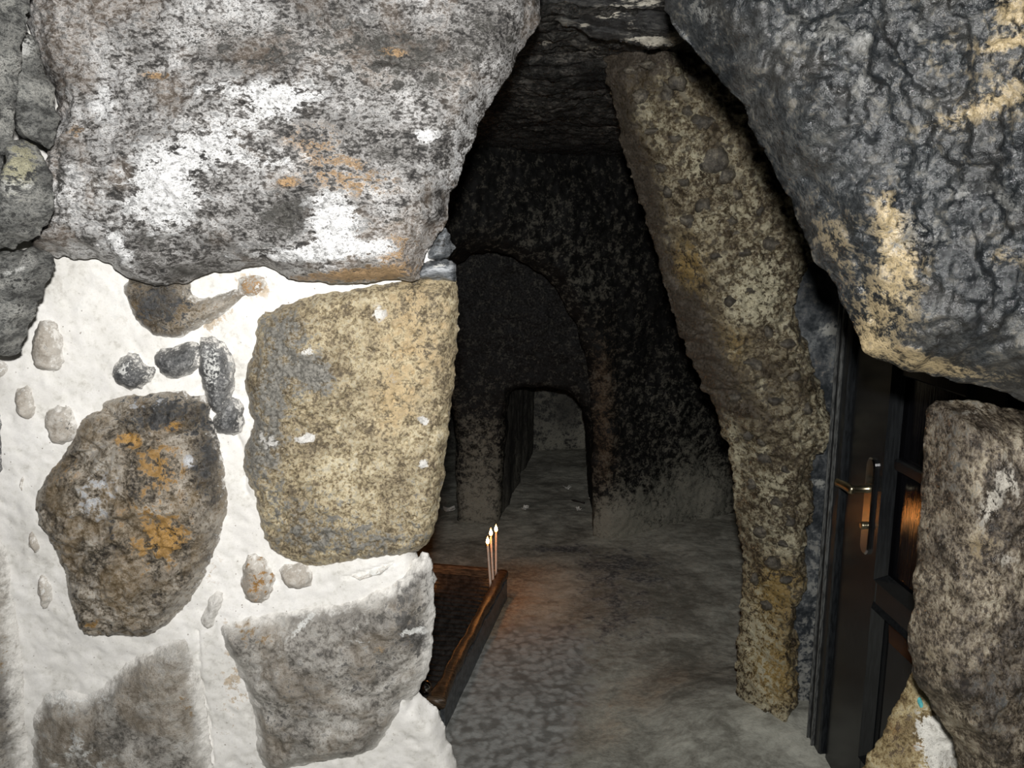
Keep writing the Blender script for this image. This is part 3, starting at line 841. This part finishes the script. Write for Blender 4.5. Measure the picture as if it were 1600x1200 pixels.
for i, (x, y, rx, ry) in enumerate(PEB):
    rs = np.random.RandomState(100 + i)
    ang = rs.rand() * 6.28
    pl_ = [(x + rx * math.cos(t) * (1 + .22 * rs.normal()), y + ry * math.sin(t) * (1 + .22 * rs.normal())) for t in np.arange(8) * math.pi / 4 + ang * .1]
    j = np.argmin(((PP - np.array([x, y])) ** 2).sum(1))
    near = ((PP - np.array([x, y])) ** 2).sum(1) < (.8 * max(rx, ry)) ** 2
    hh_ = float(np.percentile(PH[near], 85)) if near.sum() > 3 else float(PH[j])
    rock('pebble', pl_, (PIER[0] + .13 - .010 - (hh_ - .008), PIER[1], PIER[2]), M['pierpebble'], step=.0032, R=.014, T=.010, bulge=.006, L=.012, back=.03, taper=.2, warp=(.003, 60), noise=[('f', 40, .006), ('f', 90, .003)], parent=pier, seed=i * .7)

ledge = rock('rock_ledge', [(800, -260), (800, 10), (850, 24), (866, 32), (884, 41), (905, 45), (922, 55), (936, 62), (960, 62), (985, 66), (1004, 75), (1030, 77), (1056, 74), (1075, 60), (1120, 60), (1180, -260)],
             (1.80, 0, 0), M['ledge'], step=.003, R=.05, T=.05, bulge=.02, L=.05, back=.15, taper=.1, warp=(.006, 40), origin=True,
             noise=[('f', 8, .02), ('r', (9, 9, 40), .010), ('f', 50, .006)],
             cracks=[([(850, 22), (900, 28), (960, 48), (1010, 56)], 3, .01), ([(880, 38), (940, 40), (1000, 52)], 2.5, .008)],
             paint=[('W', 1020, 64, 34, 7, 3, 1.15), ('W', 955, 20, 26, 9, -4, .8), ('W', 1010, 6, 30, 6, 0, .6), ('W', 870, 22, 14, 5, 0, .7), ('W', 910, 38, 10, 4, 0, .5), ('W', 985, 40, 14, 8, 0, .4), ('W', 960, -2, 50, 3, 0, .5), ('D', 880, 5, 30, 8, 0, .5)])
thing(ledge, 'dark layered rock ledge with white chips above the passage mouth', 'rock')

struct(rock('wall_doorway', [(1230, 60), (1560, 60), (1560, 1500), (1180, 1500), (1200, 1230), (1205, 700)], (2.21, 0.06, -.02), M['plaster'], step=.006, R=.02, T=.02, bulge=0, back=.10, taper=0, noise=[('f', 5, .012), ('f', 25, .004), ('f', 60, .002)],
            paint=[('W', 1296, 515, 16, 8, 0, .8), ('W', 1280, 755, 10, 8, 0, .8), ('W', 1265, 1090, 40, 120, 0, .42), ('W', 1250, 1180, 80, 60, 0, .45), ('W', 1275, 900, 16, 80, 0, .3), ('D', 1270, 450, 60, 60, 0, .3), ('W', 1292, 650, 14, 40, 0, .35)]))

# ------------------------------------------------------------------ boulder, right stone and shard
BO = (1.06, -.12, .16)


def boulder_extra(px, B, D):
    q = B * np.array([16., 16., 9.])
    w = 0
    for x, y, r, a in ((1290, 62, 24, .010), (1345, 75, 17, .010), (1190, 65, 17, .009), (1180, 25, 20, .008), (1240, 110, 16, .007), (1330, 140, 26, .007), (1270, 165, 18, .006), (1215, 175, 16, .006), (1420, 45, 18, .008), (1365, 145, 18, .006),
                       (1250, 190, 14, .006), (1300, 200, 20, .005), (1345, 340, 18, .008), (1440, 370, 34, .010), (1530, 300, 30, .008), (1570, 320, 20, .007), (1580, 420, 18, .008), (1480, 110, 40, .008), (1410, 250, 26, .006), (1175, 120, 14, .006), (1140, 60, 16, .007), (1265, 260, 16, .006)):
        w = w + a * np.exp(-(((px[:, 0] - x) ** 2 + (px[:, 1] - y) ** 2) / r ** 2) ** 1.3)
    return w + .008 * fbm(q, 3) + .02 * np.exp(-((px[:, 0] - 1210) / 120) ** 2 - ((px[:, 1] - 150) / 120) ** 2)


boulder = rock('boulder', [(1015, -330), (1030, -60), (1040, 0), (1055, 40), (1075, 66), (1110, 110), (1145, 152), (1165, 190), (1195, 240), (1225, 290), (1245, 332), (1265, 382), (1290, 432), (1315, 470), (1335, 512), (1350, 546), (1375, 563), (1420, 578), (1470, 590), (1520, 600), (1560, 612), (1600, 630), (1700, 650), (2350, 660), (2350, -330)],
               BO, M['boulder'], step=.0025, R=.07, T=.07, bulge=.06, L=.10, back=.34, taper=.30, warp=(.006, 22), origin=True, extra=boulder_extra,
               noise=[('f', 5, .035), ('f', (22, 22, 12), .016), ('f', 45, .012), ('r', (80, 80, 50), .0045), ('f', 110, .004)],
               cracks=[([(1060, 30), (1120, 120), (1150, 180), (1210, 260), (1260, 370)], 6, .010), ([(1240, 250), (1300, 330), (1340, 420), (1370, 500)], 7, .007), ([(1400, 80), (1430, 130), (1470, 150)], 6, .010)],
               paint=[('O', 1405, 400, 34, 50, -20, .72), ('O', 1390, 480, 50, 44, 20, .55), ('O', 1380, 340, 20, 40, -20, .55), ('O', 1580, 30, 34, 30, 0, .8), ('O', 1560, 75, 30, 10, -10, .8), ('O', 1570, 140, 60, 40, -30, .45), ('O', 1500, 180, 60, 14, -20, .5), ('W', 1400, 380, 22, 30, 0, .4),
                      ('W', 1290, 60, 26, 22, 0, .6), ('W', 1340, 70, 16, 18, 0, .7), ('W', 1250, 30, 20, 30, 0, .35), ('W', 1430, 45, 14, 20, 0, .5), ('W', 1340, 140, 30, 24, 0, .35), ('W', 1440, 370, 40, 24, 0, .4), ('W', 1520, 300, 40, 12, -10, .45), ('W', 1570, 320, 26, 16, 0, .5), ('W', 1100, 20, 14, 30, -30, .5),
                      ('O', 1420, 560, 70, 16, 14, .6), ('O', 1360, 530, 26, 24, 30, .55), ('O', 1580, 400, 40, 14, 0, .35), ('O', 1500, 580, 80, 12, 8, .45), ('O', 1300, 380, 26, 60, -25, .32), ('O', 1480, 90, 40, 30, 0, .25), ('D', 1490, 470, 90, 60, 0, .3), ('D', 1300, 250, 80, 60, 0, .25)])
thing(boulder, 'huge dark sooty boulder overhanging the black door', 'boulder')

RS = (1.17, -.05, .06)
rstone = rock('standing_stone', [(1448, 622), (1441, 680), (1439, 760), (1433, 860), (1426, 930), (1419, 990), (1421, 1040), (1431, 1062), (1446, 1084), (1460, 1112), (1482, 1138), (1496, 1172), (1502, 1300), (1510, 2300), (2350, 2300), (2350, 690), (1700, 664), (1600, 642), (1540, 629), (1500, 625)],
              RS, M['rightstone'], step=.0028, R=.05, T=.06, bulge=.05, L=.07, back=.22, taper=.35, warp=(.005, 25), origin=True,
              noise=[('f', (12, 8, 3.5), .028), ('r', (34, 20, 11), .006), ('w', (34, 34, 22), .008), ('f', (80, 80, 40), .010)],
              paint=[('W', 1540, 790, 16, 34, 10, .7), ('W', 1570, 745, 18, 30, -10, .6), ('W', 1530, 640, 26, 14, 0, .4), ('O', 1530, 850, 30, 40, 0, .4), ('W', 1560, 870, 20, 14, 0, .5), ('D', 1490, 680, 30, 60, 0, .35), ('D', 1550, 1080, 60, 60, 0, .4), ('O', 1460, 1010, 26, 60, 0, .25), ('D', 1500, 800, 20, 80, 0, .25)])
thing(rstone, 'brown grey upright stone at the right edge below the boulder', 'stone')

shard = rock('stone_block', [(1426, 1046), (1440, 1050), (1480, 1090), (1530, 1130), (1560, 1400), (1570, 2100), (1290, 2100), (1310, 1300), (1345, 1196), (1376, 1150), (1400, 1098)],
             (1.215, .15, 0), M['shard'], step=.003, R=.04, T=.05, bulge=.035, L=.05, back=.08, taper=.3, origin=True, noise=[('f', 9, .03), ('f', 30, .010), ('f', 70, .003)],
             paint=[('W', 1470, 1170, 34, 40, 0, 1.1), ('W', 1450, 1130, 20, 20, 0, .6), ('D', 1420, 1130, 26, 16, -10, .6), ('O', 1400, 1140, 24, 16, -20, .6), ('O', 1440, 1165, 18, 10, -15, .8), ('D', 1400, 1165, 16, 20, 0, .5)])
thing(shard, 'yellow and white broken stone at the foot of the upright stone', 'stone')


SP, SH = rock.last
j = np.argmin(((SP - np.array([1437, 1100])) ** 2).sum(1))
rock('paint_chip', [(1433, 1090), (1439, 1089), (1444, 1104), (1439, 1110), (1434, 1100)], (1.215 + .05 - .003 - float(SH[j]) * 1.01, .15, 0), M['paintchip'], step=.0015, R=.003, T=.003, bulge=.001, back=.012, taper=.1, warp=(.001, 90), noise=[('f', 120, .001)], parent=shard)['label'] = 'turquoise paint chip'


# ------------------------------------------------------------------ hard-surface builders
def box_geo(x0, x1, y0, y1, z0, z1, bev=0.0):
    if bev <= 0:
        V = [(x, y, z) for x in (x0, x1) for y in (y0, y1) for z in (z0, z1)]
        return V, [(0, 1, 3, 2), (4, 6, 7, 5), (0, 4, 5, 1), (2, 3, 7, 6), (0, 2, 6, 4), (1, 5, 7, 3)]
    b = bev
    V, F, idx = [], [], {}
    xs, ys, zs = (x0, x1), (y0, y1), (z0, z1)
    for i in (0, 1):
        for j in (0, 1):
            for k in (0, 1):
                sx, sy, sz = (1, -1)[i], (1, -1)[j], (1, -1)[k]
                X, Y, Z = xs[i], ys[j], zs[k]
                for a, v in enumerate(((X, Y + sy * b, Z + sz * b), (X + sx * b, Y, Z + sz * b), (X + sx * b, Y + sy * b, Z))):
                    idx[i, j, k, a] = len(V)
                    V.append(v)
    g = idx
    for i in (0, 1):
        F.append(tuple(g[i, j, k, 0] for j, k in ((0, 0), (1, 0), (1, 1), (0, 1))))
        F.append(tuple(g[j, i, k, 1] for j, k in ((0, 0), (1, 0), (1, 1), (0, 1))))
        F.append(tuple(g[j, k, i, 2] for j, k in ((0, 0), (1, 0), (1, 1), (0, 1))))
    for i in (0, 1):
        for j in (0, 1):
            F.append((g[i, j, 0, 0], g[i, j, 1, 0], g[i, j, 1, 1], g[i, j, 0, 1]))
            F.append((g[i, 0, j, 0], g[i, 1, j, 0], g[i, 1, j, 2], g[i, 0, j, 2]))
            F.append((g[0, i, j, 1], g[1, i, j, 1], g[1, i, j, 2], g[0, i, j, 2]))
            for k in (0, 1):
                F.append((g[i, j, k, 0], g[i, j, k, 1], g[i, j, k, 2]))
    return V, F


def mesh_obj(name, geos, mat, parent=None, smooth_=False):
    import bmesh
    bm = bmesh.new()
    for V, F in geos:
        vs = [bm.verts.new(v) for v in V]
        for f in F:
            try:
                bm.faces.new([vs[q] for q in f])
            except ValueError:
                pass
    bmesh.ops.recalc_face_normals(bm, faces=bm.faces)
    me = bpy.data.meshes.new(name)
    bm.to_mesh(me)
    bm.free()
    if smooth_:
        me.polygons.foreach_set('use_smooth', np.ones(len(me.polygons), bool))
    me.materials.append(mat)
    o = bpy.data.objects.new(name, me)
    COL.objects.link(o)
    if parent:
        o.parent = parent
    return o


def lathe(prof, seg=16, axis='z', off=(0, 0, 0), bend=None):
    V, F = [], []
    for r, z in prof:
        for k in range(seg):
            a = 2 * math.pi * k / seg
            p = (r * math.cos(a), r * math.sin(a), z)
            if axis == 'x':
                p = (p[2], p[0], p[1])
            elif axis == 'y':
                p = (p[0], p[2], p[1])
            if bend:
                dx, dy = bend(z)
                p = (p[0] + dx, p[1] + dy, p[2])
            V.append((p[0] + off[0], p[1] + off[1], p[2] + off[2]))
    m = len(prof)
    for i in range(m - 1):
        for k in range(seg):
            F.append((i * seg + k, i * seg + (k + 1) % seg, (i + 1) * seg + (k + 1) % seg, (i + 1) * seg + k))
    F.append(tuple(range(seg))[::-1])
    F.append(tuple((m - 1) * seg + k for k in range(seg)))
    return V, F


def empty(name, loc, rz=0.0):
    o = bpy.data.objects.new(name, None)
    o.empty_display_size = .1
    COL.objects.link(o)
    o.location = loc
    o.rotation_euler = (0, 0, rz)
    return o


# ------------------------------------------------------------------ black door (local: x runs along the leaf towards the camera, y faces the passage)
DANG = math.atan2(-1, .07)
door = empty('door_1', (.86, 2.05, 0), DANG)
# local +y after rotation points along (1, .07): flip by using negative y as the passage side
struct(door, 'black glossy panelled door standing open beside the rock pier')


def dbox(name, s0, s1, z0, z1, t0, t1, mat, parent=door, bev=.003):
    return mesh_obj(name, [box_geo(s0, s1, -t1, -t0, z0, z1, bev)], mat, parent)


dbox('stile', 0.0, .185, .02, 1.86, -.04, .0, M['door'])
dbox('stile', .47, .57, .02, 1.86, -.04, .0, M['door'])
dbox('rail', .185, .47, .02, .19, -.04, .0, M['door'])
dbox('rail', .185, .47, .595, .66, -.04, .0, M['door'])
dbox('rail', .185, .47, 1.74, 1.86, -.04, .0, M['door'])
lp = dbox('lower_panel', .180, .475, .185, .60, -.032, -.016, M['door'], bev=.002)
# raised field of the lower panel with a sloping border
V, F = [], []
for (s0, s1, z0, z1, t) in ((.225, .43, .23, .57, -.0165), (.255, .40, .265, .535, -.004)):
    V += [(s0, -t, z0), (s1, -t, z0), (s1, -t, z1), (s0, -t, z1)]
F = [(0, 1, 5, 4), (1, 2, 6, 5), (2, 3, 7, 6), (3, 0, 4, 7), (4, 5, 6, 7), (3, 2, 1, 0)]
mesh_obj('raised_field', [(V, F)], M['door'], lp)
dbox('glass_pane', .180, .475, .655, 1.745, -.026, -.020, M['glass'], bev=.001)


def molding(name, s0, s1, z0, z1, w, t, mat):
    V = []
    for ds, tt in ((0, 0.0), (w * .35, t), (w, -.014)):
        V += [(s0 + ds, -tt, z0 + ds), (s1 - ds, -tt, z0 + ds), (s1 - ds, -tt, z1 - ds), (s0 + ds, -tt, z1 - ds)]
    F = []
    for r in (0, 1):
        for k in range(4):
            F.append((r * 4 + k, r * 4 + (k + 1) % 4, r * 4 + 4 + (k + 1) % 4, r * 4 + 4 + k))
    return mesh_obj(name, [(V, F)], mat, door)


molding('moulding', .178, .477, .18, .602, .032, .010, M['door'])
molding('moulding', .178, .477, .652, 1.75, .030, .010, M['door'])
for gz in (.94, 1.16, 1.40):
    dbox('glazing_bar', .205, .455, gz, gz + .028, -.022, -.004, M['door'], bev=.004)
pl = []
# handle: long rounded escutcheon plate, lever, keyhole
pts = []
for k in range(13):
    a = math.pi * k / 12
    pts.append((.125 + .021 * math.cos(a), .925 + .021 * math.sin(a)))
for k in range(13):
    a = math.pi + math.pi * k / 12
    pts.append((.125 + .021 * math.cos(a), .722 + .021 * math.sin(a)))
n_ = len(pts)
V = [(s, 0, z) for s, z in pts] + [(s, -.006, z) for s, z in pts] + [(.125 + (s - .125) * .8, -.0085, .8235 + (z - .8235) * .97) for s, z in pts]
F = [tuple(range(2 * n_, 3 * n_))]
for r in (0, 1):
    F += [(r * n_ + k, r * n_ + (k + 1) % n_, (r + 1) * n_ + (k + 1) % n_, (r + 1) * n_ + k) for k in range(n_)]
plate = mesh_obj('handle_plate', [(V, F)], M['chrome'], door)
lev = [lathe([(.011, 0), (.011, .012), (.0085, .014), (.0085, .045), (.010, .050), (.010, .058)], 16, 'y', (.125, 0, .868))]
lev = [([(x, -y, z) for x, y, z in lev[0][0]], lev[0][1])]
lv_prof = [(.004, -.004), (.0095, 0.0), (.0105, .015), (.0095, .04), (.0085, .066), (.0095, .078), (.005, .084)]
V, F = lathe(lv_prof, 14, 'x')
lev.append(([(.133 - x, -.052 + y * .8, .868 + z * 1.15 - .10 * max(0, x - .03)) for x, y, z in V], F))
mesh_obj('lever', lev, M['brass'], plate, True)
kh = lathe([(.0095, 0), (.0095, .012), (.007, .014), (.003, .013)], 14, 'y')
mesh_obj('lock_cylinder', [([(.125 + x, -.006 - y, .775 + z) for x, y, z in kh[0]], kh[1])], M['brass'], plate, True)
thing_jamb = empty('trim_1', (.86, 2.05, 0), DANG)
struct(thing_jamb, 'black painted door frame post between pier plaster and door')
mesh_obj('post', [box_geo(-.085, -.008, -.014, .06, 0, 1.95, .004)], M['jamb'], thing_jamb)
mesh_obj('stop_bead', [box_geo(-.047, -.041, -.022, -.012, 0, 1.95, .002)], M['bead'], thing_jamb)
mesh_obj('stop_bead', [box_geo(-.076, -.071, -.021, -.012, 0, 1.95, .002)], M['bead'], thing_jamb)
mesh_obj('lintel', [box_geo(-.085, .57, -.012, .06, 1.87, 1.95, .004)], M['jamb'], thing_jamb)

# ------------------------------------------------------------------ candle tray, rail and candles
R0, R1 = np.array([-.230, 2.235]), np.array([-.037, 3.165])          # near and far end of the rail, on the ground
rd = (R1 - R0) / np.linalg.norm(R1 - R0)
rlen = float(np.linalg.norm(R1 - R0))
rang = math.atan2(rd[1], rd[0])
tray = empty('candle_tray', (R0[0], R0[1], 0), rang)
thing(tray, 'long dark tray with a worn wooden rail along its side on the cave floor', 'tray')


def wobble(V, amp, sc, seed=0):
    V = np.array(V, float)
    q = V * sc + seed
    return V + amp * np.stack([perlin(q), perlin(q + 17), perlin(q + 41)], -1)


# rail: a worn beam, subdivided and rounded
ns, nr = 60, 14
V, F = [], []
for i in range(ns + 1):
    x = rlen * i / ns
    wdt = .021 * (1.25 - .5 * smooth(0.0, .12, np.array(x)) + .1 * math.sin(x * 9)) + .004
    for k in range(nr):
        a = 2 * math.pi * k / nr
        ca, sa = math.cos(a), math.sin(a)
        V.append((x, wdt * math.copysign(abs(ca) ** .6, ca), .102 + .016 * math.copysign(abs(sa) ** .6, sa)))
for i in range(ns):
    for k in range(nr):
        F.append((i * nr + k, i * nr + (k + 1) % nr, (i + 1) * nr + (k + 1) % nr, (i + 1) * nr + k))
F += [tuple(range(nr))[::-1], tuple(ns * nr + k for k in range(nr))]
mesh_obj('rail', [(wobble(V, .006, 14), F)], M['rail'], tray, True)
mesh_obj('side_plate', [box_geo(.03, rlen - .02, -.022, -.008, -.02, .09, .002)], M['darkmetal'], tray)
# bed: sheet of fine ridges running across the tray
ny_, nx_ = 40, 420
V, F = [], []
for i in range(nx_):
    x = .01 + (rlen - .02) * i / (nx_ - 1)
    for j in range(ny_):
        y = .012 + .60 * j / (ny_ - 1)
        V.append((x, y, .078 + .0055 * math.sin(x * 2 * math.pi / .033) + .0035 * math.sin(7 * x + 5 * y)))
for i in range(nx_ - 1):
    for j in range(ny_ - 1):
        F.append((i * ny_ + j, i * ny_ + j + 1, (i + 1) * ny_ + j + 1, (i + 1) * ny_ + j))
mesh_obj('ridged_bed', [(wobble(V, .0025, 12), F)], M['tray'], tray, True)
mesh_obj('end_board', [box_geo(rlen - .012, rlen + .012, .02, .62, -.02, .118, .004)], M['rail'], tray)
mesh_obj('end_board', [box_geo(-.002, .018, .02, .62, -.02, .10, .004)], M['rail'], tray)
kn = lathe([(.002, -.021), (.010, -.0185), (.017, -.012), (.021, 0), (.017, .012), (.010, .0185), (.002, .021)], 18, 'z')
kp = at_z(664, 1074, .125)
knob = mesh_obj('chrome_knob', [kn], M['chrome'], None, True)
kl = np.array([math.cos(-rang) * (kp[0] - R0[0]) - math.sin(-rang) * (kp[1] - R0[1]), math.sin(-rang) * (kp[0] - R0[0]) + math.cos(-rang) * (kp[1] - R0[1])])
knob.parent = tray
knob.location = (kl[0], kl[1], .125)


def candle(base, flame_px, Y, r, label, energy, group='lit candles'):
    top = at_y(flame_px[0], flame_px[1], Y)
    base = np.asarray(base, float)
    H = top[2] - base[2] - .012
    lean = (top[:2] - base[:2])
    e = empty('candle', tuple(base))
    thing(e, label, 'candle', group)

    def bend(z):
        f = z / H
        return lean[0] * f, lean[1] * f
    V, F = lathe([(r * 1.15, -.004), (r * 1.05, H * .2), (r, H * .5), (r * .97, H * .8), (r * .9, H * .985), (r * .5, H)], 14, 'z', (0, 0, 0), bend)
    mesh_obj('stick', [(V, F)], M['wax'], e, True)
    V, F = lathe([(.0007, H - .001), (.0007, H + .007)], 6, 'z', (0, 0, 0), bend)
    mesh_obj('wick', [(V, F)], M['wick'], e)
    V, F = lathe([(.0008, 0), (.0048, .004), (.0070, .010), (.0062, .017), (.0034, .025), (.0006, .034)], 16)
    f = mesh_obj('flame', [(V, F)], M['flame'], e, True)
    f.location = (lean[0], lean[1], H + .002)
    L = bpy.data.lights.new('candle_light', 'POINT')
    L.energy = energy
    L.color = (1.0, .34, .07)
    L.shadow_soft_size = .012
    lo = bpy.data.objects.new('candle_light', L)
    COL.objects.link(lo)
    lo.parent = e
    lo.location = (lean[0], lean[1], H + .045)
    return e


def on_bed(x, y, z):
    p = at_z(x, y, z)
    return p


b1, b2, b3 = on_bed(767, 921, .085), on_bed(771, 915, .085), on_bed(775, 903, .085)
candle(b1, (762, 847), b1[1], .0047, 'shortest of the three thin lit candles, leaning left in the tray', .34)
candle(b2, (767, 834), b2[1], .0045, 'middle one of the three thin lit candles in the tray', .34)
candle(b3, (775, 828), b3[1], .0045, 'rightmost and tallest of the three thin lit candles in the tray', .34)
b4 = np.array([-.362, 3.08, .078])
t4 = project(np.array([[-.362, 3.08, .115]]))[0]
candle(b4, tuple(t4), 3.08, .006, 'burnt down candle stub glowing beside the mortared wall edge', .3)

# ------------------------------------------------------------------ litter in the inner passage
SCRAPS = [(886, 764, 11, 'square scrap of white paper deepest inside the low doorway', 0.4), (820, 797, 13, 'torn white paper scrap at the left inside the low doorway', 1.1),
          (904, 798, 9, 'small white paper scrap at the right inside the low doorway', 2.0), (702, 799, 18, 'long white paper scrap left of the cave pillar', 0.1), (923, 781, 6, 'tiny white paper scrap by the right jamb of the doorway', .8)]
for i, (x, y, w, lb, an) in enumerate(SCRAPS):
    p = at_z(x, y, .012)
    sz = w * p[1] / FPX * .55
    V, F = [], []
    N = 5
    rs = np.random.RandomState(i)
    for a in range(N):
        for b in range(N):
            u_, v_ = (a / (N - 1) - .5) * 2 * sz, (b / (N - 1) - .5) * 2 * sz * .7
            V.append((u_ * math.cos(an) - v_ * math.sin(an) + rs.normal() * sz * .05, u_ * math.sin(an) + v_ * math.cos(an), .012 * (abs(u_) / sz) ** 2 + rs.rand() * sz * .5))
    for a in range(N - 1):
        for b in range(N - 1):
            F.append((a * N + b, a * N + b + 1, (a + 1) * N + b + 1, (a + 1) * N + b))
    o = mesh_obj('paper_scrap', [(V, F)], M['paper'])
    md = o.modifiers.new('thickness', 'SOLIDIFY')
    md.thickness = .0015
    o.location = p
    thing(o, lb, 'paper', 'paper scraps on the cave floor')
p0, p1 = at_z(893, 781, .012), at_z(913, 786, .012)
V, F = lathe([(.003, 0), (.005, .02), (.004, .05), (.005, float(np.linalg.norm(p1 - p0)))], 8, 'x')
tw = mesh_obj('twig', [(wobble(V, .004, 40), F)], M['twig'], None, True)
tw.location = p0
tw.rotation_euler = (0, 0, math.atan2(p1[1] - p0[1], p1[0] - p0[0]))
thing(tw, 'short dark twig on the floor inside the low doorway', 'twig')
